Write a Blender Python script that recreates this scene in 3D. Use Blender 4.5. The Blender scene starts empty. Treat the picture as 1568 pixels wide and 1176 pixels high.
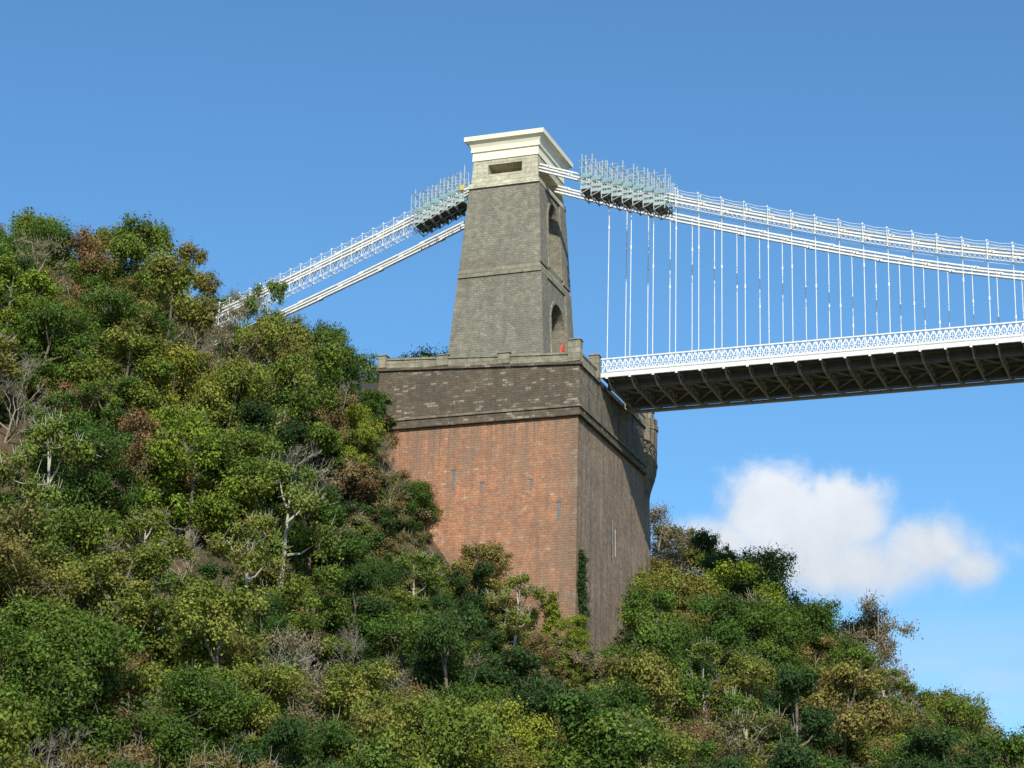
import bpy, bmesh, math, random
import numpy as np
from mathutils import Vector, Matrix, noise
random.seed(7); rng=np.random.default_rng(11)
scene=bpy.context.scene
def link(o): bpy.context.collection.objects.link(o); return o
def empty(name,loc=(0,0,0)):
    e=bpy.data.objects.new(name,None); e.location=loc; e.empty_display_size=1; return link(e)

# ------------------------------------------------------------------ materials
class NT:
    def __init__(s,name):
        s.m=bpy.data.materials.new(name); s.m.use_nodes=True; s.t=s.m.node_tree; s.t.nodes.clear()
        s.out=s.t.nodes.new('ShaderNodeOutputMaterial')
    def n(s,typ,ins=None,**kw):
        nd=s.t.nodes.new(typ)
        for k,v in kw.items(): setattr(nd,k,v)
        if ins:
            for k,v in ins.items():
                if isinstance(v,bpy.types.NodeSocket): s.t.links.new(v,nd.inputs[k])
                else: nd.inputs[k].default_value=v
        return nd
    def math(s,op,a,b=0.0,clamp=False):
        nd=s.n('ShaderNodeMath',{0:a,1:b},operation=op); nd.use_clamp=clamp; return nd.outputs[0]
    def mix(s,f,a,b,blend='MIX'):
        nd=s.n('ShaderNodeMix',data_type='RGBA',blend_type=blend)
        for i,v in ((0,f),(6,a),(7,b)):
            if isinstance(v,bpy.types.NodeSocket): s.t.links.new(v,nd.inputs[i])
            else: nd.inputs[i].default_value=v
        return nd.outputs[2]
    def ramp(s,f,stops,interp='LINEAR'):
        nd=s.n('ShaderNodeValToRGB',{0:f}); r=nd.color_ramp; r.interpolation=interp
        while len(r.elements)<len(stops): r.elements.new(.5)
        for e,(p,c) in zip(r.elements,stops): e.position=p; e.color=c
        return nd.outputs[0]
    def done(s,sh): s.t.links.new(sh,s.out.inputs[0]); return s.m
def rgb(r,g,b): return (r,g,b,1)
def g1(v): return (v,v,v,1)

def mat_plain(name,col,rough=.6,var=.15,scale=1.5,bump=0.0,metal=0.0):
    t=NT(name); geo=t.n('ShaderNodeNewGeometry')
    nz=t.n('ShaderNodeTexNoise',{'Vector':geo.outputs['Position'],'Scale':scale,'Detail':5.0,'Roughness':.65})
    f=t.ramp(nz.outputs[0],[(.3,g1(1-var)),(.7,g1(1+var))])
    c=t.mix(1.0,rgb(*col),f,'MULTIPLY')
    p=t.n('ShaderNodeBsdfPrincipled',{'Base Color':c,'Roughness':rough,'Metallic':metal})
    if bump: 
        b=t.n('ShaderNodeBump',{'Height':nz.outputs[0],'Strength':bump,'Distance':.1}); t.t.links.new(b.outputs[0],p.inputs['Normal'])
    return t.done(p.outputs[0])

def mat_masonry(name,c1,c2,mortar,bw=.8,bh=.33,pale=None,pale_amt=.0,dark=(.05,.045,.035),stain=.5,streak=.4,light=None,light_amt=.0,bias=0.0,pgate=.35,grime=None,drip=None):
    t=NT(name); geo=t.n('ShaderNodeNewGeometry'); uv=t.n('ShaderNodeUVMap',uv_map='UVMap')
    nzw=t.n('ShaderNodeTexNoise',{'Vector':geo.outputs['Position'],'Scale':1.3,'Detail':3.0})
    wuv=t.mix(.05,uv.outputs[0],nzw.outputs[1],'ADD')
    br=t.n('ShaderNodeTexBrick',{'Vector':wuv,'Color1':rgb(*c1),'Color2':rgb(*c2),'Mortar':rgb(*mortar),'Scale':1.0,'Mortar Size':.018,'Mortar Smooth':.3,'Bias':bias,'Brick Width':bw,'Row Height':bh})
    col=br.outputs[0]
    if pale:
        br2=t.n('ShaderNodeTexBrick',{'Vector':wuv,'Color1':g1(0),'Color2':g1(1),'Mortar':g1(0),'Scale':1.0,'Mortar Size':.02,'Bias':0.0,'Brick Width':bw,'Row Height':bh})
        pn=t.n('ShaderNodeTexNoise',{'Vector':geo.outputs['Position'],'Scale':pgate,'Detail':4.0,'Roughness':.7})
        thr=t.math('ADD',br2.outputs[0],t.math('MULTIPLY',pn.outputs[0],.9))
        m=t.math('MULTIPLY',t.math('SUBTRACT',thr,1.4-pale_amt,),7.0,True)
        col=t.mix(t.math('MULTIPLY',m,.8),col,rgb(*pale))
    n1=t.n('ShaderNodeTexNoise',{'Vector':geo.outputs['Position'],'Scale':.22,'Detail':7.0,'Roughness':.65})
    n2=t.n('ShaderNodeTexNoise',{'Vector':geo.outputs['Position'],'Scale':1.7,'Detail':7.0,'Roughness':.75})
    col=t.mix(1.0,col,t.ramp(n2.outputs[0],[(.3,g1(.6)),(.7,g1(1.35))]),'MULTIPLY')
    col=t.mix(t.math('MULTIPLY',t.ramp(n1.outputs[0],[(.42,g1(0)),(.66,g1(1))]),stain),col,rgb(*dark))
    mp=t.n('ShaderNodeMapping',{'Vector':geo.outputs['Position'],'Scale':(1.1,1.1,.09)})
    n3=t.n('ShaderNodeTexNoise',{'Vector':mp.outputs[0],'Scale':1.0,'Detail':6.0,'Roughness':.7})
    col=t.mix(t.math('MULTIPLY',t.ramp(n3.outputs[0],[(.48,g1(0)),(.66,g1(1))]),streak),col,rgb(*dark))
    if grime:
        gc,gs,ga=grime
        n5=t.n('ShaderNodeTexNoise',{'Vector':geo.outputs['Position'],'Scale':gs,'Detail':9.0,'Roughness':.8,'Distortion':.6})
        col=t.mix(t.math('MULTIPLY',t.ramp(n5.outputs[0],[(.50,g1(0)),(.60,g1(1))]),ga),col,rgb(*gc))
    if light:
        n4=t.n('ShaderNodeTexNoise',{'Vector':mp.outputs[0],'Scale':.8,'Detail':5.0,'Roughness':.75,'Distortion':.4})
        col=t.mix(t.math('MULTIPLY',t.ramp(n4.outputs[0],[(.52,g1(0)),(.75,g1(1))]),light_amt),col,rgb(*light))
    if drip:  # run-off staining below a ledge at height z0 and a weathered corner
        dc,z0,dl,da=drip
        sx=t.n('ShaderNodeSeparateXYZ',{0:geo.outputs['Position']})
        mp2=t.n('ShaderNodeMapping',{'Vector':geo.outputs['Position'],'Scale':(1.6,1.6,.05)})
        n6=t.n('ShaderNodeTexNoise',{'Vector':mp2.outputs[0],'Scale':1.0,'Detail':5.0,'Roughness':.8})
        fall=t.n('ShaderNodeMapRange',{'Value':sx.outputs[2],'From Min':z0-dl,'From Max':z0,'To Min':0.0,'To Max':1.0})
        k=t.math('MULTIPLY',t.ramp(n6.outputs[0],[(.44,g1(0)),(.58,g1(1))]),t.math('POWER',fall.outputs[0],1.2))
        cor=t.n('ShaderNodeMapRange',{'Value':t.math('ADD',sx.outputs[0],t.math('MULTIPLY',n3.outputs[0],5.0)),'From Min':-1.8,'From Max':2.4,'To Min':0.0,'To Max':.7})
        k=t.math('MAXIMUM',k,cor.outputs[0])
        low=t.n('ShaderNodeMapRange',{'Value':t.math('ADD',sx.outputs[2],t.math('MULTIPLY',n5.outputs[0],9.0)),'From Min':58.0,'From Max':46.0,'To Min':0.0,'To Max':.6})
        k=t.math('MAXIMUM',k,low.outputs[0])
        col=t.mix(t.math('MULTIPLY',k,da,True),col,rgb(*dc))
    p=t.n('ShaderNodeBsdfPrincipled',{'Base Color':col,'Roughness':.9})
    hgt=t.math('ADD',t.math('MULTIPLY',br.outputs[1],-.5),n2.outputs[0])
    b=t.n('ShaderNodeBump',{'Height':hgt,'Strength':.8,'Distance':.14}); t.t.links.new(b.outputs[0],p.inputs['Normal'])
    return t.done(p.outputs[0])

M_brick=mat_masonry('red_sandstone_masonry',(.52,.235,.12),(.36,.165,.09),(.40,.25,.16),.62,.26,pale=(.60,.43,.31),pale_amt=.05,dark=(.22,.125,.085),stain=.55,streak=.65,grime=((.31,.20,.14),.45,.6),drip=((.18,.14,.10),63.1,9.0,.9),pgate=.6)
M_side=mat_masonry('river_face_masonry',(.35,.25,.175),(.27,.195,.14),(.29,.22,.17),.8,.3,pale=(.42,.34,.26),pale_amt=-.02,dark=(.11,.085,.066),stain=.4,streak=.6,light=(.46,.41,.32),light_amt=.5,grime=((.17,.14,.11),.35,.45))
M_dark=mat_masonry('dark_abutment_stone',(.12,.094,.064),(.165,.13,.09),(.11,.088,.064),.62,.26,pale=(.42,.37,.28),pale_amt=.09,dark=(.06,.047,.035),stain=.55,streak=.45,pgate=.7)
M_darkside=mat_masonry('weathered_abutment_stone',(.27,.23,.165),(.19,.16,.12),(.17,.145,.11),.85,.34,pale=(.38,.34,.26),pale_amt=0.04,dark=(.05,.042,.034),stain=.5,streak=.7)
M_tower=mat_masonry('tower_rubble_stone',(.28,.26,.20),(.205,.19,.145),(.23,.21,.165),.62,.27,pale=(.40,.375,.29),pale_amt=-.0,dark=(.13,.12,.092),stain=.45,streak=.4,pgate=1.2,grime=((.16,.15,.115),1.6,.5))
M_cop=mat_masonry('coping_stone',(.33,.305,.225),(.26,.235,.17),(.17,.15,.11),1.6,.6,dark=(.10,.09,.062),stain=.5,streak=.35)
M_attic=mat_masonry('pale_attic_stone',(.54,.51,.38),(.47,.44,.32),(.38,.35,.25),1.4,.55,dark=(.26,.23,.165),stain=.25,streak=.4)
M_cap=mat_plain('painted_cornice_stone',(.82,.77,.60),.7,.06,.8)
M_white=mat_plain('white_painted_iron',(.74,.74,.71),.45,.14,2.5)
M_grey=mat_plain('grey_iron',(.42,.42,.41),.5,.25,2.0)
M_darkiron=mat_plain('dark_iron',(.15,.15,.145),.6,.3,1.0)
M_timber=mat_plain('dark_timber_decking',(.27,.25,.22),.85,.35,.9)
M_asph=mat_plain('asphalt',(.05,.05,.05),.9,.1,3)
M_tube=mat_plain('galvanised_scaffold_tube',(.42,.48,.48),.45,.15,3,metal=.1)
M_teal=mat_plain('teal_scaffold_board',(.20,.33,.33),.6,.25,2)
M_board=mat_plain('grey_scaffold_board',(.34,.40,.39),.7,.25,2)
M_black=mat_plain('dark_recess',(.02,.02,.02),.9,.1,1)
M_yel=mat_plain('yellow_tarpaulin',(.55,.42,.12),.7,.1,1)
M_red=mat_plain('red_sign_paint',(.6,.06,.03),.5,.05,1)

def mat_leaf(name,stops,trans=.26):
    t=NT(name); oi=t.n('ShaderNodeObjectInfo'); at=t.n('ShaderNodeAttribute',attribute_name='tint')
    geo=t.n('ShaderNodeNewGeometry')
    nz=t.n('ShaderNodeTexNoise',{'Vector':geo.outputs['Position'],'Scale':.08,'Detail':2.0})
    f=t.math('ADD',t.math('MULTIPLY',oi.outputs['Random'],.76),t.math('ADD',t.math('MULTIPLY',at.outputs['Fac'],.20),t.math('MULTIPLY',t.math('SUBTRACT',nz.outputs[0],.5),.45)),True)
    c=t.ramp(f,stops)
    at2=t.n('ShaderNodeAttribute',attribute_name='shade')
    c=t.mix(1.0,c,at2.outputs['Color'],'MULTIPLY')
    d=t.n('ShaderNodeBsdfPrincipled',{'Base Color':c,'Roughness':.65,'Specular IOR Level':.12})
    tl=t.n('ShaderNodeBsdfTranslucent',{'Color':t.mix(.4,c,rgb(.24,.28,.02))})
    mx=t.n('ShaderNodeMixShader',{0:trans,1:d.outputs[0],2:tl.outputs[0]})
    return t.done(mx.outputs[0])
M_leaf=mat_leaf('leaf_green',[(0,rgb(.042,.088,.021)),(.2,rgb(.070,.135,.024)),(.38,rgb(.12,.185,.030)),(.55,rgb(.18,.225,.038)),(.70,rgb(.23,.22,.05)),(.86,rgb(.235,.175,.068)),(1,rgb(.24,.28,.034))])
M_leafolive=mat_leaf('leaf_olive_autumn',[(0,rgb(.15,.155,.045)),(.4,rgb(.215,.18,.062)),(.7,rgb(.25,.165,.075)),(1,rgb(.26,.135,.07))])
M_leafdark=mat_leaf('leaf_dark_evergreen',[(0,rgb(.026,.058,.018)),(.5,rgb(.043,.085,.025)),(1,rgb(.065,.115,.027))])
M_leafgrey=mat_leaf('leaf_grey_twiggy',[(0,rgb(.20,.17,.105)),(.5,rgb(.235,.19,.11)),(1,rgb(.19,.20,.08))],.2)
M_leaflime=mat_leaf('leaf_yellow_green',[(0,rgb(.17,.245,.03)),(.5,rgb(.235,.29,.034)),(1,rgb(.29,.28,.04))])
M_bark=mat_plain('bark',(.17,.14,.105),.9,.3,3)
M_palebark=mat_plain('pale_bark',(.40,.37,.31),.9,.25,3)
M_greybark=mat_plain('grey_twig_bark',(.27,.24,.19),.9,.25,3)

# ------------------------------------------------------------------ mesh builder
class MB:
    def __init__(s): s.v=[];s.f=[];s.mi=[];s.mats=[]
    def mid(s,m):
        if m not in s.mats: s.mats.append(m)
        return s.mats.index(m)
    def add(s,vs,fs,m):
        k=len(s.v); s.v+= [tuple(v) for v in vs]; i=s.mid(m)
        for f in fs: s.f.append([k+a for a in f]); s.mi.append(i)
    def hexa(s,b,t,m):
        s.add(list(b)+list(t),[(3,2,1,0),(4,5,6,7),(0,1,5,4),(1,2,6,5),(2,3,7,6),(3,0,4,7)],m)
    def box(s,x0,x1,y0,y1,z0,z1,m):
        s.hexa([(x0,y0,z0),(x1,y0,z0),(x1,y1,z0),(x0,y1,z0)],[(x0,y0,z1),(x1,y0,z1),(x1,y1,z1),(x0,y1,z1)],m)
    def fr(s,cx,cy,z0,hx0,hy0,z1,hx1,hy1,m):
        s.hexa([(cx-hx0,cy-hy0,z0),(cx+hx0,cy-hy0,z0),(cx+hx0,cy+hy0,z0),(cx-hx0,cy+hy0,z0)],
               [(cx-hx1,cy-hy1,z1),(cx+hx1,cy-hy1,z1),(cx+hx1,cy+hy1,z1),(cx-hx1,cy+hy1,z1)],m)
    def beam(s,p,q,w,h,m):
        p=Vector(p);q=Vector(q);d=(q-p)
        if d.length<1e-6: return
        d.normalize(); up=Vector((0,0,1)) if abs(d.z)<.95 else Vector((0,1,0))
        a=d.cross(up).normalized()*w/2; b=a.cross(d).normalized()*h/2
        vs=[p-a-b,p+a-b,p+a+b,p-a+b,q-a-b,q+a-b,q+a+b,q-a+b]
        s.add(vs,[(0,1,2,3),(7,6,5,4),(0,4,5,1),(1,5,6,2),(2,6,7,3),(3,7,4,0)],m)
    def tube(s,pts,rs,m,n=6):
        k=len(s.v); i=s.mid(m)
        for j,(p,r) in enumerate(zip(pts,rs)):
            p=Vector(p); d=(Vector(pts[min(j+1,len(pts)-1)])-Vector(pts[max(j-1,0)]))
            if d.length<1e-6: d=Vector((0,0,1))
            d.normalize(); up=Vector((1,0,0)) if abs(d.x)<.9 else Vector((0,1,0))
            a=d.cross(up).normalized(); b=d.cross(a)
            for c in range(n):
                an=2*math.pi*c/n; s.v.append(tuple(p+a*math.cos(an)*r+b*math.sin(an)*r))
        for j in range(len(pts)-1):
            for c in range(n):
                s.f.append([k+j*n+c,k+j*n+(c+1)%n,k+(j+1)*n+(c+1)%n,k+(j+1)*n+c]); s.mi.append(i)
    def obj(s,name,parent=None,uv=True):
        me=bpy.data.meshes.new(name); me.from_pydata(s.v,[],s.f)
        for m in s.mats: me.materials.append(m)
        me.polygons.foreach_set('material_index',s.mi); me.update()
        if uv: boxuv(me)
        o=bpy.data.objects.new(name,me); link(o)
        if parent: o.parent=parent
        return o
def boxuv(me):
    l=me.uv_layers.get('UVMap') or me.uv_layers.new(name='UVMap')
    for p in me.polygons:
        n=p.normal
        for li in p.loop_indices:
            c=me.vertices[me.loops[li].vertex_index].co
            if abs(n.z)>.8: u=(c.x,c.y)
            elif abs(n.x)>abs(n.y): u=(c.y,c.z)
            else: u=(c.x,c.z)
            l.data[li].uv=u
def fixnormals(o):
    bm=bmesh.new(); bm.from_mesh(o.data); bmesh.ops.recalc_face_normals(bm,faces=bm.faces); bm.to_mesh(o.data); bm.free(); o.data.update()
def boolean(o,cutters):
    for c in cutters:
        m=o.modifiers.new('b','BOOLEAN'); m.object=c; m.operation='DIFFERENCE'; m.solver='EXACT'
    dg=bpy.context.evaluated_depsgraph_get(); dg.update()
    me=bpy.data.meshes.new_from_object(o.evaluated_get(dg)); o.modifiers.clear(); o.data=me
    for c in cutters: bpy.data.objects.remove(c)
    boxuv(me)
def arch_cutter(x0,x1,yc,hw,z0,zs,zt,m):
    prof=[(yc-hw,z0),(yc+hw,z0)]
    N=10
    for i in range(N+1):
        a=math.pi*i/N
        prof.append((yc+hw*math.cos(a),zs+(zt-zs)*math.sin(a)))
    n=len(prof); b=MB()
    vs=[(x0,y,z) for y,z in prof]+[(x1,y,z) for y,z in prof]
    fs=[list(range(n))[::-1],list(range(n,2*n))]+[[i,(i+1)%n,n+(i+1)%n,n+i] for i in range(n)]
    b.add(vs,fs,m); o=b.obj('cut'); fixnormals(o); return o

BR=empty('suspension_bridge')
# ------------------------------------------------------------------ abutment
AX0,AX1,AY0,AY1=-21.6,0.0,0.0,24.4
b=MB()
zb=26;zt=63.1;bt=.35
B=[(AX0-bt,AY0-bt,zb),(AX1+bt,AY0-bt,zb),(AX1+bt+.5,AY1+bt,zb),(AX0-bt,AY1+bt,zb)]
T=[(AX0,AY0,zt),(AX1,AY0,zt),(AX1,AY1,zt),(AX0,AY1,zt)]
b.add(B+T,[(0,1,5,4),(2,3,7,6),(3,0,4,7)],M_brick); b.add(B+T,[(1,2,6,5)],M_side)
body=b.obj('abutment_body',BR)
b=MB()
for i in range(60):
    z=30+i*.55
    if z>62.5: break
    f=(zt-z)/(zt-zb)*bt; l=.75 if i%2 else .45; l2=.45 if i%2 else .75
    b.box(AX1+f-l,AX1+f+.02,AY0-f-.02,AY0-f+l2,z,z+.535,M_brick if random.random()<.7 else M_side)
b.obj('corner_quoins',BR)
b=MB()
for (sx_,sz_,sw,sh) in ((-13.1,56.4,.34,2.0),(-10.0,56.0,.24,.9),(-4.8,55.9,.26,1.0),(-1.9,52.6,.34,1.8)):
    f=(zt-sz_)/(zt-zb)*bt+.02
    b.box(sx_,sx_+sw,-f-.004,-f+.15,sz_,sz_+sh,M_darkiron)  # dark box just proud of the wall, its colour stands in for slit shade
    b.box(sx_-.08,sx_+sw+.08,-f-.05,-f+.1,sz_+sh+.003,sz_+sh+.16,M_side)
b.obj('painted_shade_slits',BR)
b=MB(); b.tube([(.30,10.8,51.2),(.26,10.8,55.2)],[.05,.05],M_darkiron,6); b.tube([(.3,11.7,51.6),(.26,11.7,54.4)],[.04,.04],M_grey,6); b.obj('drain_pipe',BR)
b=MB()
def ring(b,ov,z0,z1,m,ovf=0):
    b.box(AX0-ov,AX1+ov,AY0-ov,AY1+ov+ovf,z0,z1,m)
ring(b,.38,63.1,63.42,M_dark,.5); ring(b,.20,63.42,64.0,M_dark,.5); ring(b,.34,64.0,64.22,M_darkside,.5)
b.obj('string_course',BR)
def zg(x): return 68.4 + (-x)*(1.15/21.6)
b=MB()
x0,x1,y0,y1=AX0,AX1+.05,AY0,AY1+.7
b.add([(x0,y0,64.22),(x1,y0,64.22),(x1,y1,64.22),(x0,y1,64.22),(x0,y0,zg(x0)),(x1,y0,zg(0)),(x1,y1,zg(0)),(x0,y1,zg(x0))],[(0,1,5,4),(2,3,7,6),(3,0,4,7),(4,5,6,7)],M_dark)
b.add([(x1,y0,64.22),(x1,y1,64.22),(x1,y1,zg(0)),(x1,y0,zg(0))],[(0,1,2,3)],M_darkside)
b.obj('abutment_upper_stage',BR)
b=MB()
pts=[]
for i in range(17):
    a=math.radians(-90+i*11.25)
    pts.append((AX1-.2+1.25*math.cos(a),AY1-2.3+2.9*(.5+.5*math.sin(a))))
n=len(pts)
def lay(z,f): return [(AX1-.2+(x-AX1+.2)*f,y,z) for x,y in pts]
levels=[(60.6,.12),(61.6,.35),(62.6,.7),(63.4,.92),(64.26,1.0),(64.27,1.06),(64.6,1.06),(64.61,1.0),(68.38,1.0),(68.39,1.1),(68.8,1.1),(68.81,1.0),(69.6,1.0)]
for (z0_,f0),(z1_,f1) in zip(levels,levels[1:]):
    b.add(lay(z0_,f0)+lay(z1_,f1),[[i,i+1,n+i+1,n+i] for i in range(n-1)],M_darkside)
b.add(lay(69.6,1.0),[list(range(n))],M_cop)
b.obj('far_corner_turret',BR)
b=MB()
def slab(b,xa,xb,y0,y1,za0,za1,zb0,zb1,m):
    b.hexa([(xa,y0,za0),(xb,y0,zb0),(xb,y1,zb0),(xa,y1,za0)],[(xa,y0,za1),(xb,y0,zb1),(xb,y1,zb1),(xa,y1,za1)],m)
for (y0,y1) in ((AY0-.22,AY0+.5),(AY1+.2,AY1+.92)):
    slab(b,AX0-.2,AX1+.27,y0,y1,zg(AX0)+.003,zg(AX0)+.28,zg(0)+.003,zg(0)+.28,M_dark)
    slab(b,AX0-.05,AX1,y0+.15,y1-.1,zg(AX0)+.28,zg(AX0)+1.15,zg(0)+.28,zg(0)+1.05,M_cop)
    slab(b,AX0-.12,AX1+.05,y0+.05,y1,zg(AX0)+1.15,zg(AX0)+1.36,zg(0)+1.05,zg(0)+1.26,M_cop)
    for px in (AX0+.35,-14.6,-7.9,-.45):
        big=.62 if px>-1 else (.45 if px<-20 else .62); zz=zg(px)
        hh=2.55 if px>-1 else (1.6 if px<-20 else 1.42)
        yc=(y0+y1)/2
        b.box(px-big,px+big,yc-.42,yc+.42,zz+.33,zz+hh,M_cop)
        b.fr(px,yc,zz+hh,big+.1,.52,zz+hh+.2,big-.1,.25,M_cop)
for (ya,yb) in ((AY0+.5,6.0),(17.0,AY1-2.3)):
    b.box(AX1-.45,AX1+.27,ya+.002,yb,68.403,68.68,M_cop)
    b.box(AX1-.35,AX1+.12,ya+.03,yb,68.68,69.5,M_cop)
    b.box(AX1-.42,AX1+.2,ya+.01,yb,69.5,69.72,M_cop)
for yc in (5.6,17.4):
    b.box(AX1-.7,AX1+.32,yc-.4,yc+.4,68.69,71.1,M_cop); b.fr(AX1-.19,yc,71.1,.6,.5,71.35,.3,.25,M_cop)
b.obj('parapet',BR)
b=MB(); b.hexa([(AX0-40,6.2,68.0),(AX1-.5,6.2,68.0),(AX1-.5,16.8,68.0),(AX0-40,16.8,68.0)],[(AX0-40,6.2,72.2),(AX1-.5,6.2,69.45),(AX1-.5,16.8,69.45),(AX0-40,16.8,72.2)],M_asph)
b.obj('approach_road',BR)
# ------------------------------------------------------------------ tower
def build_tower(cx,cy,parent,name):
    tw=empty(name); tw.parent=parent
    def hs(z):
        t=(z-69)/(92.2-69); return 5.45+(3.85-5.45)*t, 5.6+(4.35-5.6)*t
    b=MB(); h0=hs(68.2);h1=hs(92.2); b.fr(cx,cy,68.2,*h0,92.2,*h1,M_tower)
    o=b.obj('tower_shaft',tw)
    cuts=[arch_cutter(cx-8,cx+8,cy+.2,2.35,69.4,76.7,79.6,M_tower)]
    for sgn in (1,-1):
        xa,xb=(cx+1.9*sgn,cx+8*sgn)
        cuts.append(arch_cutter(min(xa,xb),max(xa,xb),cy+.2,1.9,83.4,87.6,91.3,M_tower))
    boolean(o,cuts)
    b=MB(); h=hs(82)
    b.fr(cx,cy,81.75,h[0]+.16,h[1]+.16,82.35,h[0]+.12,h[1]+.12,M_cop)
    b.fr(cx,cy,82.35,h[0]+.12,h[1]+.12,82.75,h[0]-.06,h[1]-.06,M_cop)
    o=b.obj('tower_belt',tw)
    b=MB()
    for sgn in (1,-1):
        for z0,z1 in ((70.2,81.7),(82.8,92.15)):
            a0,c0=hs(z0);a1,c1=hs(z1)
            for s2 in (1,-1):
                e0=cy+s2*c0;e1=cy+s2*c1; w=2.3
                xs0=sorted((cx+sgn*(a0-.05),cx+sgn*(a0+.16)));xs1=sorted((cx+sgn*(a1-.05),cx+sgn*(a1+.16)))
                ys0=sorted((e0+.003*s2,e0-s2*w));ys1=sorted((e1+.003*s2,e1-s2*w*.85))
                b.hexa([(xs0[0],ys0[0],z0),(xs0[1],ys0[0],z0),(xs0[1],ys0[1],z0),(xs0[0],ys0[1],z0)],[(xs1[0],ys1[0],z1),(xs1[1],ys1[0],z1),(xs1[1],ys1[1],z1),(xs1[0],ys1[1],z1)],M_tower)
    b.obj('corner_pilasters',tw)
    b=MB()
    for sgn in (1,-1):
        for hw,zs,zt_,z0 in ((1.9,87.6,91.3,83.2),(2.35,76.7,79.6,70)):
            yc=cy+.2
            pr=[(yc-hw-.2,z0)]+[(yc-(hw+.2)*math.cos(math.pi*i/12),zs+(zt_-zs+.22)*math.sin(math.pi*i/12)) for i in range(13)]+[(yc+hw+.2,z0)]
            for (ya,za),(yb,zb_) in zip(pr,pr[1:]):
                b.beam((cx+sgn*(hs(za)[0]+.0),ya,za),(cx+sgn*(hs(zb_)[0]+.0),yb,zb_),.26,.34,M_cop)
    b.obj('arch_mouldings',tw)
    b=MB(); b.fr(cx,cy,92.2,4.05,4.55,92.75,3.98,4.47,M_attic); b.obj('attic_string',tw)
    b=MB(); b.fr(cx,cy,92.75,3.82,4.3,95.5,3.70,4.18,M_attic); o=b.obj('tower_attic',tw)
    def bc(x0,x1,y0,y1,z0,z1):
        bb=MB(); bb.box(x0,x1,y0,y1,z0,z1,M_black); return bb.obj('cut')
    boolean(o,[bc(cx-1.95,cx+1.95,cy-5,cy-2.2,93.75,94.9),bc(cx-1.95,cx+1.95,cy+2.2,cy+5,93.75,94.9),
               bc(cx+2,cx+5,cy-3.9,cy+3.7,92.95,94.6),bc(cx-5,cx-2,cy-3.9,cy+3.7,92.95,94.6)])
    b=MB()
    prof=[(95.5,3.72,4.2),(95.501,3.80,4.28),(96.45,3.78,4.26),(96.5,3.95,4.42),(96.72,3.97,4.44),(96.76,3.9,4.38),(97.05,3.97,4.45),(97.35,4.12,4.6),(97.6,4.38,4.85),(97.65,4.55,5.0),(98.15,4.58,5.03)]
    for (z0,a0,b0),(z1,a1,b1) in zip(prof,prof[1:]):
        P0=[(cx-a0,cy-b0,z0),(cx+a0,cy-b0,z0),(cx+a0,cy+b0,z0),(cx-a0,cy+b0,z0)]
        P1=[(cx-a1,cy-b1,z1),(cx+a1,cy-b1,z1),(cx+a1,cy+b1,z1),(cx-a1,cy+b1,z1)]
        b.add(P0+P1,[(0,1,5,4),(1,2,6,5),(2,3,7,6),(3,0,4,7)],M_cap)
    z,a,c=prof[-1]; b.add([(cx-a,cy-c,z),(cx+a,cy-c,z),(cx+a,cy+c,z),(cx-a,cy+c,z)],[(0,1,2,3)],M_cap)
    b.obj('cavetto_cornice',tw)
    return tw
TC=(-11.5,11.95)
build_tower(TC[0],TC[1],BR,'tower')
build_tower(203.5,TC[1],BR,'opposite_tower')
b=MB(); b.box(192,216,0,24,20,68.3,M_side); b.obj('opposite_abutment',BR)

# ------------------------------------------------------------------ deck
DY0,DY1=6.0,17.0; SP=2.44; XE=192
b=MB()
b.box(.03,XE,DY0+.3,DY1-.3,69.25,69.5,M_timber)
b.box(.03,XE,DY0+1.9,DY1-1.9,69.504,69.56,M_asph)
for y in (DY0,DY1):
    b.box(.33,XE,y-.06,y+.10,68.92,69.36,M_white)
    b.box(.33,XE,y-.10,y+.14,68.86,68.917,M_grey)
    b.box(.33,XE,y-.09,y+.13,69.363,69.44,M_grey)
    b.box(.33,XE,y-.08,y+.10,70.78,70.92,M_white)
    b.box(.33,XE,y-.04,y+.06,70.05,70.11,M_white)
x=0.5;k=0
while x<XE-1:
    for y in (DY0+.01,DY1-.01):
        b.beam((x,y,69.42),(x+.61,y,70.8),.05,.11,M_white)
        b.beam((x+.61,y+.06,69.42),(x,y+.06,70.8),.05,.11,M_white)
        b.beam((x,y-.02,69.42),(x,y-.02,70.8),.05,.07,M_white)
    x+=.61
b.obj('deck_parapet_and_floor',BR)
b=MB()
n=int(XE/SP)
for i in range(n):
    x=1.0+i*SP
    b.beam((x,DY0+.12,69.1),(x,DY1-.12,69.1),.16,.22,M_grey)
    b.beam((x,DY0+1.6,68.2),(x,DY1-1.6,68.2),.2,.16,M_grey)
    b.beam((x,DY0+.1,68.95),(x,DY0+1.6,68.2),.12,.16,M_grey); b.beam((x,DY1-.1,68.95),(x,DY1-1.6,68.2),.12,.16,M_grey)
    m=5; w=(DY1-DY0-3.2)/m
    for j in range(m):
        ya=DY0+1.6+j*w
        b.beam((x,ya,68.2),(x,ya+w/2,69.0),.1,.13,M_grey); b.beam((x,ya+w/2,69.0),(x,ya+w,68.2),.1,.13,M_grey)
    if i<n-1:
        b.beam((x,8.5,68.55),(x+SP,11.5,68.55),.12,.12,M_grey); b.beam((x+SP,11.5,68.62),(x,14.7,68.62),.12,.12,M_grey)
    b.box(x-.12,x+.12,DY1+.05,DY1+.3,68.62,69.0,M_white)
    b.box(x-.12,x+.12,DY0-.16,DY0-.062,68.7,69.3,M_white)
for y in (8.5,14.7):
    b.box(.3,XE,y-.16,y+.16,68.3,68.5,M_darkiron); b.box(.3,XE,y-.16,y+.16,70.3,70.5,M_white); b.box(.3,XE,y-.05,y+.05,68.5,70.3,M_darkiron)
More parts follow.
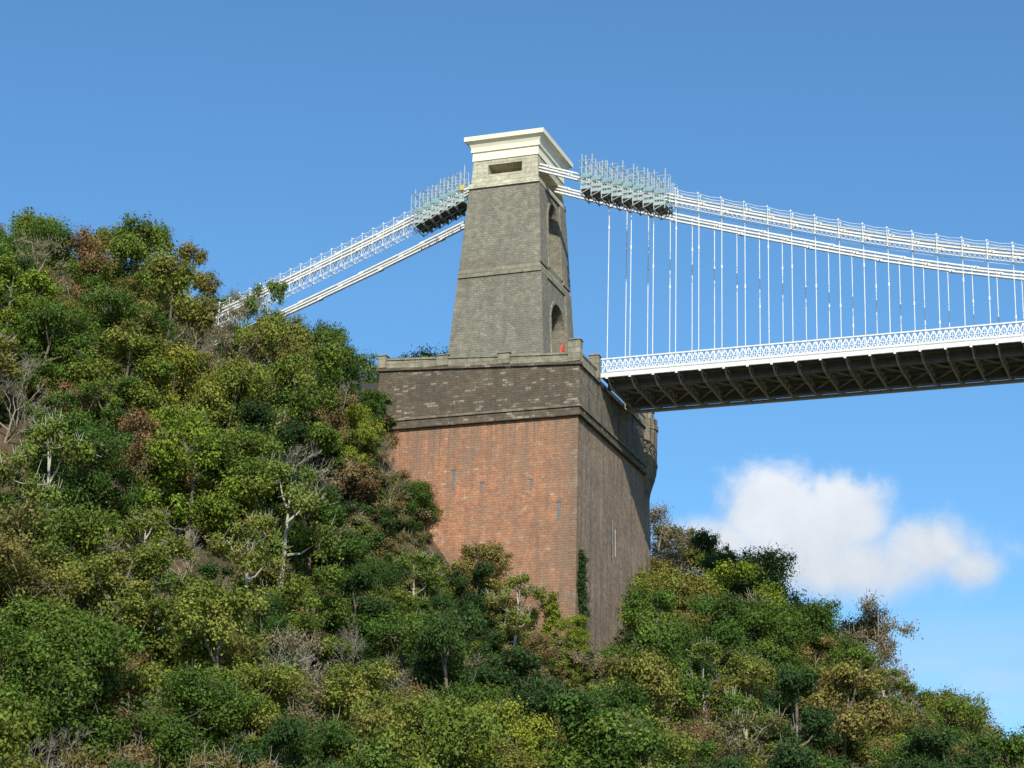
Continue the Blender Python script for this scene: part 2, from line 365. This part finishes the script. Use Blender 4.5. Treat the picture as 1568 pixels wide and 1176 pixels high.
for yy in (7.2,10,11.6,13.2,16):
    b.box(.3,XE,yy-.08,yy+.08,69.0,69.24,M_darkiron)
b.beam((.1,DY1+.05,68.55),(XE,DY1+.05,68.55),.26,.26,M_white)
b.beam((.1,DY1-.5,68.5),(XE,DY1-.5,68.5),.18,.18,M_grey)
b.obj('deck_girders',BR)

# ------------------------------------------------------------------ chains
def zr(x): return 72.9+.00196*(96.5-x)**2 + .35*math.exp(-((x-14)/14.)**2)
def zl(x): return 91.6+.405*(x+18)+.0009*(x+18)**2
YN,YF=8.5,14.7
b=MB(); hb=MB(); rb=MB()
for y in (YN,YF):
    for lev,dz in enumerate((.36,0,-.36)):
        off=lev*SP
        xs=[-8.2]; xx=-7.9+1.2+off
        while xx<XE: xs.append(xx); xx+=7.32
        for xa,xb in zip(xs,xs[1:]):
            for dy in (-.16,0,.16):
                b.beam((xa-.1,y+dy,zr(xa)+dz),(xb+.1,y+dy,zr(xb)+dz),.05,.16,M_white)
            b.beam((xb-.25,y,zr(xb-.25)+dz),(xb+.25,y,zr(xb+.25)+dz),.44,.26,M_white)
            b.beam((xb,y-.3,zr(xb)+dz),(xb,y+.3,zr(xb)+dz),.12,.12,M_grey)
        xs=[-14.8]; xx=-16.5-off
        while xx>-64: xs.append(xx); xx-=7.32
        for xa,xb in zip(xs,xs[1:]):
            for dy in (-.16,0,.16):
                b.beam((xa+.1,y+dy,zl(xa)+dz),(xb-.1,y+dy,zl(xb)+dz),.05,.16,M_white)
            b.beam((xb+.25,y,zl(xb+.25)+dz),(xb-.25,y,zl(xb-.25)+dz),.44,.26,M_white)
    i=0
    while True:
        x=0.15+i*SP; i+=1
        if x>XE-2: break
        zt_=zr(x)+(.36,0,-.36)[i%3]
        hb.tube([(x,y,zt_),(x,y,69.6)],[.045,.045],M_white,6)
        hb.beam((x,y,zr(x)+.5),(x,y,zr(x)-.6),.12,.16,M_white)
        zz=zr(x)-3.5- (i%4)*1.6
        if zz>72: hb.tube([(x,y,zz+.4),(x,y,zz)],[.09,.09],M_white,6)
def rail(zf,xa,xb,y,step,lo,hi,sub):
    n=int(abs(xb-xa)/step); s=1 if xb>xa else -1
    prev=None
    for i in range(n+1):
        x=xa+s*i*step; z=zf(x); jz=random.uniform(-.06,.06)
        for dy in (-.45,.45):
            rb.beam((x,y+dy,z+lo),(x+random.uniform(-.05,.05),y+dy,z+hi+.1+jz),.05,.05,M_white)
            rb.box(x-.08,x+.08,y+dy-.08,y+dy+.08,z+hi,z+hi+.15,M_white)
        rb.beam((x,y-.5,z+lo),(x,y+.5,z+lo),.07,.07,M_white)
        if prev:
            px,pz=prev
            for dy in (-.45,.45):
                mz=(pz+z)/2+hi-.10; mx=(px+x)/2
                rb.beam((px,y+dy,pz+hi),(mx,y+dy,mz),.03,.035,M_white); rb.beam((mx,y+dy,mz),(x,y+dy,z+hi),.03,.035,M_white)
                rb.beam((px,y+dy,pz+hi*.66),(x,y+dy,z+hi*.66),.025,.03,M_tube)
                rb.beam((px,y+dy,pz+lo),(x,y+dy,z+lo),.04,.05,M_white)
                for j in range(sub):
                    xa_=px+(x-px)*j/sub; xb_=px+(x-px)*(j+1)/sub
                    za_=zf(xa_);zb_=zf(xb_)
                    rb.beam((xa_,y+dy,za_+lo),(xb_,y+dy,zb_-.45),.025,.03,M_white)
                    rb.beam((xa_,y+dy,za_-.45),(xb_,y+dy,zb_+lo),.025,.03,M_white)
        prev=(x,z)
rail(zr,7.5,150,YN,SP,-.95,.95,5); rail(zl,-22,-60,YN,1.22,-1.55,1.0,2)
b.obj('suspension_chains',BR); hb.obj('suspension_rods',BR); rb.obj('chain_inspection_handrail',BR)

# ------------------------------------------------------------------ scaffolding
def scaffold(xa,xb,zf,n,y0,y1,name):
    b=MB(); dx=(xb-xa)/n
    for i in range(n+1):
        x=xa+dx*i; z=zf(x)
        for y in (y0,(y0+y1)/2,y1):
            b.tube([(x,y,z-1.7),(x+random.uniform(-.05,.05),y,z+2.1+.8*random.random())],[.055,.055],M_tube,5)
            b.tube([(x+dx*.5,y,z-1.35),(x+dx*.5,y,z+1.4+.8*random.random())],[.045,.045],M_tube,5)
    for i in range(n):
        x0_=xa+dx*i;x1_=x0_+dx;xm=(x0_+x1_)/2;z=zf(xm)-1.5
        lo,hi=min(x0_,x1_),max(x0_,x1_)
        b.box(lo-.12,hi+.12,y0,y1,z,z+.06,M_board)
        b.box(lo-.1,hi+.1,y0-.03,y0-.002,z+.02,z+.36,M_board)
        b.box(lo-.1,hi+.1,y1+.002,y1+.03,z+.02,z+.36,M_board)
        for y in (y0,y1):
            for h in (.8,1.3,1.75,2.5,3.3):
                b.tube([(lo-.3,y,z+h),(hi+.3+random.uniform(0,.3),y,z+h)],[.05,.05],M_tube,5)
            b.beam((lo,y,z+.1),(hi,y,z+1.7),.05,.07,M_teal)
            b.beam((lo-.08,y-.05,z+1.5),(hi+.08,y-.05,z+1.5),.05,.40,M_teal)
            b.beam((lo-.05,y-.05,z+.74),(hi+.05,y-.05,z+.74),.05,.28,M_board)
        b.tube([(lo,y0-.3,z+1.75),(lo,y1+.3,z+1.75)],[.05,.05],M_tube,5)
        b.tube([(lo,y0-.3,z+3.3),(lo,y1+.3,z+3.3)],[.05,.05],M_tube,5)
        for yy in (y0-.1,(y0+y1)/2,y1):
            b.beam((lo,yy,z-.04),(lo,yy,z-.5),.07,.07,M_grey)
            b.beam((lo,yy,z-.5),(hi-.2,yy,z-.04),.07,.07,M_grey)
        b.beam((lo,y0-.1,z-.5),(lo,y1+.1,z-.5),.09,.09,M_grey)
        b.beam((lo,y0+.1,z-.1),(lo,y1-.1,z-.1),.12,.14,M_darkiron)
        b.beam((xm,y0+.1,z-.1),(xm,y1-.1,z-.1),.12,.14,M_darkiron)
    return b.obj(name)
scaffold(-2.6,6.6,zr,8,7.2,9.9,'scaffolding')
scaffold(-16.0,-21.6,zl,6,7.2,9.9,'scaffolding.001')
b=MB(); b.box(-16.4,-15.9,7.0,7.05,92.0,92.6,M_yel); b.obj('scaffold_sheeting')
b=MB(); b.beam((-5.2,9.9,69.4),(-5.2,9.9,73.4),.09,.09,M_grey)
b.add([(-5.1,9.3,73.2),(-5.1,10.5,73.2),(-5.1,9.9,74.4),(-5.3,9.3,73.2),(-5.3,10.5,73.2),(-5.3,9.9,74.4)],[(0,1,2),(5,4,3),(0,3,4,1),(1,4,5,2),(2,5,3,0)],M_red)
b.obj('traffic_sign')

# ------------------------------------------------------------------ terrain
CP=[(-48,-30,65),(-48,-5,73),(-60,10,76),(-90,0,80),(-22,-3,63),(-24,-1,65),(-26,12,68),(-26,26,68),(-35,12,70),(-38,-8,67),(-15,-5,46),(-10,-15,35),(-31,-50,32),(-18,-30,37),(-9,-80,8),(3,-70,8),(17,-60,9),(27,-30,12),(40,10,20),(29,20,27),(22,30,37),(8,35,45),(0,-2,38),(2,5,38),(2,25,45),(12,12,36),
(60,-20,4),(52,5,13),(70,40,3),(66,-190,-5),(30,-110,-4),(0,-150,-4),(-60,-60,47),(-60,-120,22),(-30,-110,6),(40,80,12),(0,80,38),(0,150,38),(-40,150,60),(-50,60,75),(88,0,-5),(88,100,-5),(90,-100,-5),(150,0,-5),(150,200,-5),(150,-200,-5),(60,150,-5),(60,250,-5),(215,0,50),(230,200,55),(230,-200,50),(-300,0,88),(-300,300,88),(-300,-300,60),(-900,0,90),(-900,900,90),(-900,-900,60),(900,0,70),(900,900,70),(900,-900,60),(0,-900,-5),(100,900,-5),(-100,-300,20),(-100,300,80)]
CPa=np.array(CP,float); n_cp=len(CPa)
D=np.sqrt(((CPa[:,None,:2]-CPa[None,:,:2])**2).sum(-1)+4.0)
A=np.zeros((n_cp+1,n_cp+1));A[:n_cp,:n_cp]=D;A[:n_cp,n_cp]=1;A[n_cp,:n_cp]=1
W=np.linalg.solve(A,np.append(CPa[:,2],0))
def gh(X,Y):
    X=np.asarray(X,float);Y=np.asarray(Y,float)
    d=np.sqrt((X[...,None]-CPa[:,0])**2+(Y[...,None]-CPa[:,1])**2+4.0)
    return np.clip(d@W[:n_cp]+W[n_cp],-8,95)
def axis(c0,c1,s,far):
    a=list(np.arange(c0,c1+.1,s)); st=s
    lo=[c0];hi=[c1]
    while hi[-1]<far: st*=1.25; hi.append(hi[-1]+st); lo.append(lo[-1]-st)
    return np.array(lo[1:][::-1]+a+hi[1:])
gx=axis(-90,80,2.5,2500);gy=axis(-110,90,2.5,2500)
GX,GY=np.meshgrid(gx,gy); GZ=gh(GX,GY)
nx,ny=len(gx),len(gy)
jit=np.array([noise.fractal(Vector((x*.12,y*.12,0)),1.0,2.0,4) for x,y in zip(GX.ravel(),GY.ravel())]).reshape(GX.shape)
GZ=GZ+jit*1.1*(GZ>-2)
inside=(GX>AX0-2)&(GX<1)&(GY>1)&(GY<23)
GZ=np.where(inside,np.minimum(GZ,60),GZ)
verts=np.stack([GX.ravel(),GY.ravel(),GZ.ravel()],1)
idx=np.arange(nx*ny).reshape(ny,nx)
faces=np.stack([idx[:-1,:-1].ravel(),idx[:-1,1:].ravel(),idx[1:,1:].ravel(),idx[1:,:-1].ravel()],1)
me=bpy.data.meshes.new('hillside'); me.from_pydata(verts.tolist(),[],faces.tolist()); me.polygons.foreach_set('use_smooth',[True]*len(faces))
t=NT('hillside_ground'); geo=t.n('ShaderNodeNewGeometry')
n1=t.n('ShaderNodeTexNoise',{'Vector':geo.outputs['Position'],'Scale':.12,'Detail':6.0,'Roughness':.65})
n2=t.n('ShaderNodeTexNoise',{'Vector':geo.outputs['Position'],'Scale':1.8,'Detail':6.0,'Roughness':.75})
c=t.ramp(n1.outputs[0],[(.35,rgb(.06,.075,.028)),(.5,rgb(.11,.09,.045)),(.62,rgb(.17,.10,.06)),(.75,rgb(.085,.10,.03))])
c=t.mix(1.0,c,t.ramp(n2.outputs[0],[(.3,g1(.4)),(.7,g1(1.5))]),'MULTIPLY')
p=t.n('ShaderNodeBsdfPrincipled',{'Base Color':c,'Roughness':.95}); bp=t.n('ShaderNodeBump',{'Height':n2.outputs[0],'Strength':1.0,'Distance':.5}); t.t.links.new(bp.outputs[0],p.inputs['Normal'])
me.materials.append(t.done(p.outputs[0])); link(bpy.data.objects.new('hillside',me))
me=bpy.data.meshes.new('river'); me.from_pydata([(-2500,-2500,-2),(2500,-2500,-2),(2500,2500,-2),(-2500,2500,-2)],[],[(0,1,2,3)])
t=NT('river_water'); geo=t.n('ShaderNodeNewGeometry'); n1=t.n('ShaderNodeTexNoise',{'Vector':geo.outputs['Position'],'Scale':1.2,'Detail':4.0})
p=t.n('ShaderNodeBsdfPrincipled',{'Base Color':rgb(.07,.06,.04),'Roughness':.12}); bp=t.n('ShaderNodeBump',{'Height':n1.outputs[0],'Strength':.3}); t.t.links.new(bp.outputs[0],p.inputs['Normal'])
me.materials.append(t.done(p.outputs[0])); link(bpy.data.objects.new('river',me))

# ------------------------------------------------------------------ trees
def leafcloud(centers,radii,counts,size,tints,shades):
    P=[];T=[];S=[]
    for c,r,k,ti,sh in zip(centers,radii,counts,tints,shades):
        d=rng.normal(size=(k,3)); d/=np.linalg.norm(d,axis=1)[:,None]
        rad=r*rng.random(k)**.5*(1+.28*np.sin(d[:,0]*5+c[0])*np.cos(d[:,1]*4+c[1])+.20*rng.normal(size=k))
        pos=c+d*rad[:,None]*np.array([1,1,.72])
        nrm=d*.9+rng.normal(size=(k,3))*.5+np.array([0,0,.5]); nrm/=np.linalg.norm(nrm,axis=1)[:,None]
        a=np.cross(nrm,rng.normal(size=(k,3))); a/=np.linalg.norm(a,axis=1)[:,None]; bb=np.cross(nrm,a)
        s=size*(.55+.8*rng.random(k))[:,None]
        q=np.stack([pos-a*s*.7,pos-bb*s*.45,pos+a*s*.7,pos+bb*s*.45],1)
        P.append(q.reshape(-1,3)); T.append(np.repeat(np.clip(ti+rng.normal(size=k)*.15,0,1),4)); S.append(np.repeat(np.clip(sh*(.75+.5*rng.random(k)),0,1.5),4))
    return np.concatenate(P),np.concatenate(T),np.concatenate(S)
def finish_tree(name,b,P,T,S,barkmat,leafmat):
    nb=len(b.v); nl=len(P)//4
    fv=np.arange(len(P)).reshape(-1,4)+nb
    me=bpy.data.meshes.new(name); me.from_pydata(b.v+P.tolist(),[],b.f+fv.tolist())
    me.materials.append(barkmat); me.materials.append(leafmat)
    me.polygons.foreach_set('material_index',[0]*len(b.f)+[1]*nl)
    at=me.attributes.new('tint','FLOAT','POINT'); at.data.foreach_set('value',np.concatenate([np.zeros(nb),T]))
    at=me.attributes.new('shade','FLOAT','POINT'); at.data.foreach_set('value',np.concatenate([np.ones(nb),S]))
    me.update(); return me
def tree_mesh(name,seed,H,R,nc,leaves,lsize,leafmat,barkmat,crown0=.25,twigs=30,rmin=.14,rmax=.31):
    global rng; rng=np.random.default_rng(seed); rnd=random.Random(seed)
    b=MB()
    lean=Vector((rnd.uniform(-.8,.8),rnd.uniform(-.8,.8),0))
    tp=[Vector((0,0,-1.5)),Vector((0,0,H*.2))+lean*.2,Vector((0,0,H*.5))+lean*.6,Vector((0,0,H*.85))+lean]
    r0=.022*H; b.tube(tp,[r0*1.3,r0,r0*.6,r0*.2],barkmat,7)
    cs=[];rs=[]
    nb_=rnd.randint(6,9); boughs=[]
    for i in range(nb_):
        u=(i+.5)/nb_; a=i*2.4+rnd.uniform(-.4,.4)
        prof=math.sin(math.pi*min(1,(u*.8+.18)))**.7
        rr=R*.66*prof*rnd.uniform(.8,1.2)
        boughs.append((Vector((rr*math.cos(a),rr*math.sin(a),H*(crown0+.12+(.86-crown0)*u)))+lean*u,u,R*rnd.uniform(.34,.5)))
    for i in range(nc):
        bc_,u,br_=boughs[i%nb_]
        d=Vector((rnd.gauss(0,1),rnd.gauss(0,1),rnd.gauss(.1,.8))).normalized()*br_*rnd.random()**.35
        c=bc_+Vector((d.x,d.y,d.z*.85)); r=R*rnd.uniform(rmin,rmax)
        c.z=min(max(c.z,.4),H-r*.5)
        cs.append(np.array(c)); rs.append(r)
        if i<nb_:
            s=tp[1].lerp(tp[3],min(.85,u*.8)); b.tube([s,s.lerp(bc_,.5)+Vector((0,0,-.3)),bc_],[r0*.5,r0*.3,r0*.15],barkmat,5)
        b.tube([bc_,bc_.lerp(c,.6),c],[r0*.15,r0*.1,r0*.05],barkmat,3)
        for _ in range(max(1,twigs//nc)):
            d=Vector((rnd.gauss(0,1),rnd.gauss(0,1),rnd.gauss(.4,.8))).normalized()
            b.tube([c,c+d*r*.7,c+d*r*rnd.uniform(1.0,1.35)+Vector((0,0,.15))],[.03,.02,.01],barkmat,3)
    rs=np.array(rs); w=rs**2/np.sum(rs**2)
    cnt=np.maximum(20,(leaves*w)).astype(int)
    ti=rng.random(nc); sh=rng.uniform(.7,1.25,nc)
    P,T,S=leafcloud(cs,rs,cnt,lsize,ti,sh)
    return finish_tree(name,b,P,T,S,barkmat,leafmat)
def bare_mesh(name,seed,H,mat):
    rnd=random.Random(seed); b=MB()
    def br(p,d,L,r,dep):
        q=p+d*L; m=p+d*L*.5+Vector((rnd.gauss(0,1),rnd.gauss(0,1),rnd.gauss(0,1)))*L*.06
        b.tube([p,m,q],[r,r*.8,r*.6],mat,5 if dep<2 else 3)
        if dep>=6: return
        for k in range(rnd.choice((2,3,3)) if dep<5 else 3):
            nd=(d+Vector((rnd.gauss(0,.5),rnd.gauss(0,.5),rnd.gauss(.12,.35)))).normalized()
            br(q if k<2 else m,nd,L*rnd.uniform(.62,.85),max(.010,r*.6),dep+1)
    br(Vector((0,0,-.8)),Vector((rnd.gauss(0,.1),rnd.gauss(0,.1),1)).normalized(),H*.27,H*.014,0)
    me=bpy.data.meshes.new(name); me.from_pydata(b.v,[],b.f); me.materials.append(mat); return me
protos=[]
specs=[(10.5,4.6,90,24000,.165,M_leaf,M_bark),(9.5,4.9,90,25000,.155,M_leaf,M_bark),(12,4.0,84,22000,.17,M_leaf,M_bark),(9.5,3.6,60,13000,.15,M_leaf,M_palebark),(10.5,5.3,110,29000,.165,M_leaf,M_bark),(9.5,4.2,70,16000,.155,M_leafolive,M_bark),(11,3.8,70,20000,.165,M_leafdark,M_bark),(9.5,4.0,60,7000,.13,M_leafgrey,M_greybark),(9,4,60,10000,.14,M_leafolive,M_greybark),(9.5,4.3,76,19000,.16,M_leaflime,M_bark)]
for i,s in enumerate(specs):
    protos.append(tree_mesh('tree_mesh_%d'%i,100+i,*s,crown0=.10,twigs=(240 if i in (3,7,8) else 80)))
shrubs=[tree_mesh('shrub_mesh_%d'%i,200+i,3.4,2.7,26,8000,.14,m,M_bark,crown0=.08,twigs=26) for i,m in enumerate((M_leaf,M_leaf,M_leafolive,M_leafgrey,M_leafdark))]
bares=[bare_mesh('bare_mesh_%d'%i,300+i,8,M_palebark if i==0 else M_greybark) for i in range(4)]
wood=empty('woodland')
def put(mesh,name,x,y,s,parent,sz=1.0,dz=0,rot=None):
    o=bpy.data.objects.new(name,mesh); z=float(gh(x,y))
    o.location=(x,y,z-.3+dz); o.rotation_euler=(random.gauss(0,.06),random.gauss(0,.06),random.uniform(0,6.28)); o.scale=(s,s,s*sz); link(o)
    if parent: o.parent=parent
    return o
def blocked(x,y,r):
    if AX0-r*.5<x<AX1+r*.75 and AY0-r*.7<y<AY1+r*.6: return True
    if x<AX0+1 and x>-70 and 5.5-r*.3<y<17.5: return True
    return False
SCX,SCY=-9,-64
rs=random.Random(9)
y=-98
while y<72:
    x=-85+ rs.uniform(0,3)
    while x<66:
        px=x+rs.uniform(-2.4,2.4); py=y+rs.uniform(-2.4,2.4); x+=6.0
        z=float(gh(px,py))
        if z<.5: continue
        s=rs.choice((rs.uniform(.65,.9),rs.uniform(.85,1.05),rs.uniform(1.0,1.28)))
        if -14<px<-2 and -22<py<0: s=rs.uniform(.7,.85)
        elif -2<=px<9 and -24<py<2: s=rs.uniform(.38,.55)
        elif -24<px<-14 and -14<py<0: s=rs.uniform(.6,.8)
        elif -46<px<-27 and -16<py<30: s=rs.uniform(.5,.68)
        if math.hypot(px-SCX,py-SCY)<6.5:
            put(rs.choice(bares+[shrubs[2],shrubs[3]]),'scrub',px,py,.5,wood); continue
        if blocked(px,py,4.2*s): continue
        k=rs.choices(range(10),[15,13,11,10,15,7,8,9,8,7])[0]
        put(protos[k],'tree',px,py,s,wood,rs.uniform(.85,1.25))
    y+=6.0
for i in range(800):
    px=rs.uniform(-75,62);py=rs.uniform(-95,60);z=float(gh(px,py))
    if z<.3 or math.hypot(px-SCX,py-SCY)<5: continue
    s=rs.uniform(.7,1.25)
    if blocked(px,py,2.3*s): continue
    put(rs.choice(shrubs),'shrub',px,py,s,wood)
for i in range(60):
    px=rs.uniform(-24,2);py=rs.uniform(-9,-1.8)
    put(rs.choice(shrubs),'shrub',px,py,rs.uniform(.6,1.0),wood)
for i in range(50):
    px=rs.uniform(-28,-11);py=rs.uniform(-24,-6)
    put(rs.choice(shrubs),'shrub',px,py,rs.uniform(.8,1.2),wood)
for i in range(190):
    px=rs.uniform(-60,50);py=rs.uniform(-90,50)
    if float(gh(px,py))<1 or blocked(px,py,3): continue
    put(rs.choice(bares),'bare_sapling',px,py,rs.uniform(.8,1.35) if not(-24<px<9 and -24<py<0) else rs.uniform(.5,.8),wood)
def put_top(mesh,H,name,x,y,top,par=None,w=1.0):
    z=float(gh(x,y)); s=(top-z+.3)/H
    o=put(mesh,name,x,y,1.0,par); o.scale=(s*w,s*w,s); return o
put_top(protos[0],10.5,'beech_tree',-48.5,-4,87.5,w=.8)
put_top(protos[2],12,'beech_tree.001',-44.8,-1,85,w=.8)
put_top(protos[5],9.5,'oak_tree',-52,-8,84.5,w=.8)
put_top(protos[4],10.5,'oak_tree.001',-50,-31,76.5,w=.85)
put_top(protos[3],9.5,'birch_tree',-31.5,-5,78.2,w=.6)
put_top(protos[7],9.5,'birch_tree.001',-34.5,-7,77,w=.6)
put_top(protos[1],9.5,'sycamore_tree',-25,-6,73.4,w=.7)
put_top(protos[4],10.5,'sycamore_tree.001',-28,-9,73.5,w=.75)
put_top(protos[9],9.5,'sycamore_tree.002',-20.3,-7,63.5,w=.7)
put_top(protos[8],9,'hawthorn_tree',-17.2,-6,57,w=.65)
put_top(protos[7],9.5,'hawthorn_tree.001',-18.6,-5,60.5,w=.55)
put_top(protos[6],11,'holly_tree',-8,-7,47,w=.9)
put_top(protos[0],10.5,'ash_tree',-12,-8,47.2,w=.85)
put_top(protos[6],11,'evergreen_tree',4.5,31,58.5,w=.65)
put_top(protos[1],9.5,'ash_tree.001',9,33,57,w=.8)
put_top(protos[7],9.5,'ash_tree.002',23,31,50.5,w=.75)
put(bares[0],'bare_tree',-4,-24,1.3,None)
put(bares[0],'bare_tree.001',11,29,1.5,None)
rng=np.random.default_rng(5)
cs=[];rr=[]
for i in range(48):
    z=34+i*.33; wv=1.5*(1-i/50.)**.8+.22
    cs.append(np.array((AX1+.45+rng.normal()*.12,1.0+rng.normal()*wv*.5,z))); rr.append(.32+wv*.35)
P,T,S=leafcloud(cs,rr,[230]*48,.14,rng.random(48)*.5,rng.uniform(.7,1.2,48))
b=MB(); b.tube([(AX1+.4,1.0,34),(AX1+.38,1.1,41),(AX1+.32,1.0,50)],[.12,.08,.03],M_bark,5)
link(bpy.data.objects.new('ivy_plant',finish_tree('ivy_plant',b,P,T,S,M_bark,M_leafdark)))
cs=[];rr=[]
for i in range(20):
    z=37+i*.42; cs.append(np.array((-1.9+rng.normal()*.4,-.75,z))); rr.append(.55)
P,T,S=leafcloud(cs,rr,[240]*20,.14,rng.random(20),rng.uniform(.8,1.2,20))
b=MB(); b.tube([(-1.9,-.7,34),(-1.9,-.6,40)],[.12,.03],M_bark,5)
link(bpy.data.objects.new('creeper_plant',finish_tree('creeper_plant',b,P,T,S,M_bark,M_leaflime)))

# ------------------------------------------------------------------ world
Cam=Vector((65.39,-191.65,0))
w=bpy.data.worlds.new('World'); scene.world=w; w.use_nodes=True; nt=w.node_tree; nt.nodes.clear()
class WT(NT):
    def __init__(s,t): s.t=t
t=WT(nt); out=nt.nodes.new('ShaderNodeOutputWorld')
SE=math.radians(34); SA=math.radians(154)
sky=t.n('ShaderNodeTexSky',sky_type='NISHITA'); sky.sun_disc=False; sky.sun_elevation=SE; sky.sun_rotation=SA; sky.altitude=50; sky.air_density=1.0; sky.dust_density=.8; sky.ozone_density=2.0
tc=t.n('ShaderNodeTexCoord'); dirv=tc.outputs['Generated']
def dot(v): return t.n('ShaderNodeVectorMath',{0:dirv,1:v},operation='DOT_PRODUCT').outputs['Value']
u=dot((.977,.213,0)); v=dot((0,0,1)); fwd=dot((-.213,.977,0))
warp=t.n('ShaderNodeTexNoise',{'Vector':dirv,'Scale':30.0,'Detail':9.0,'Roughness':.6,'Distortion':.2})
V0=.242
blobs=[(1185,795,88,80),(1300,800,84,68),(1420,850,95,60),(1105,845,80,52),(1285,875,235,62),(1480,880,60,42),(1240,830,150,76)]
acc=None
for (px,py,rx,ry) in blobs:
    bu=(px-1255)/3320.; bv=V0-(py-835)/3320.*.97
    du=t.math('DIVIDE',t.math('SUBTRACT',u,bu),rx/3320.); dv=t.math('DIVIDE',t.math('SUBTRACT',v,bv),ry/3320.)
    r2=t.math('ADD',t.math('MULTIPLY',du,du),t.math('MULTIPLY',dv,dv))
    g=t.math('EXPONENT',t.math('MULTIPLY',r2,-1.0))
    acc=g if acc is None else t.math('MAXIMUM',acc,g)
amp=t.math('MULTIPLY',t.math('MULTIPLY',acc,5.0,True),1.2)
dens=t.math('ADD',acc,t.math('MULTIPLY',t.math('SUBTRACT',warp.outputs[0],.5),amp))
soft=t.n('ShaderNodeMapRange',{'Value':v,'From Min':V0-.022,'From Max':V0+.025,'To Min':1.0,'To Max':.5}); soft.clamp=True
m=t.math('DIVIDE',t.math('SUBTRACT',dens,.17),soft.outputs[0],True)
m=t.math('MULTIPLY',t.math('MULTIPLY',m,m),t.math('SUBTRACT',3.0,t.math('MULTIPLY',m,2.0)))
m=t.math('MULTIPLY',m,t.math('GREATER_THAN',fwd,0.0))
wn=t.n('ShaderNodeMapping',{'Vector':dirv,'Scale':(5,5,16)}); wn2=t.n('ShaderNodeTexNoise',{'Vector':wn.outputs[0],'Scale':1.4,'Detail':5.0,'Roughness':.6})
wm=t.n('ShaderNodeMapRange',{'Value':v,'From Min':.12,'From Max':.22,'To Min':.85,'To Max':0.0})
wis=t.math('MULTIPLY',wm.outputs[0],t.n('ShaderNodeMapRange',{'Value':wn2.outputs[0],'From Min':.38,'From Max':.62}).outputs[0])
m=t.math('MULTIPLY',m,.93)
m=t.math('MAXIMUM',m,wis)
shade=t.n('ShaderNodeMapRange',{'Value':v,'From Min':V0-.03,'From Max':V0+.03,'To Min':5.4,'To Max':6.9})
sv=t.math('ADD',shade.outputs[0],t.math('MULTIPLY',t.math('SUBTRACT',warp.outputs[0],.5),2.2))
cc=t.n('ShaderNodeCombineXYZ',{0:t.math('MULTIPLY',sv,.98),1:t.math('MULTIPLY',sv,1.02),2:t.math('MULTIPLY',sv,1.07)})
skyc=t.mix(1.0,sky.outputs[0],rgb(.80,1.12,1.29),'MULTIPLY')
hsv=t.n('ShaderNodeHueSaturation',{'Color':skyc,'Saturation':1.05,'Value':1.0})
col=t.mix(m,hsv.outputs[0],cc.outputs[0])
bg=t.n('ShaderNodeBackground',{'Color':col,'Strength':.13}); nt.links.new(bg.outputs[0],out.inputs[0])
sd=bpy.data.lights.new('sun','SUN'); sd.energy=5.0; sd.angle=math.radians(.5); sd.color=(1,.93,.79)
so=bpy.data.objects.new('sun',sd); link(so); tosun=Vector((math.sin(SA)*math.cos(SE),math.cos(SA)*math.cos(SE),math.sin(SE))); so.rotation_euler=tosun.to_track_quat('Z','Y').to_euler(); so.location=(0,-100,200)
cam=bpy.data.cameras.new('camera'); co=bpy.data.objects.new('camera',cam); link(co); scene.camera=co
R=Matrix.Rotation(math.radians(20.7),3,'Z')@Matrix.Rotation(math.pi/2+math.radians(18.1),3,'X')@Matrix.Rotation(.03,3,'Z')
co.matrix_world=Matrix.Translation(Cam)@R.to_4x4(); cam.sensor_width=36; cam.lens=36*3300/1568.; cam.clip_end=8000; cam.clip_start=.5
scene.view_settings.view_transform='Standard'; scene.view_settings.look='None'; scene.view_settings.exposure=0
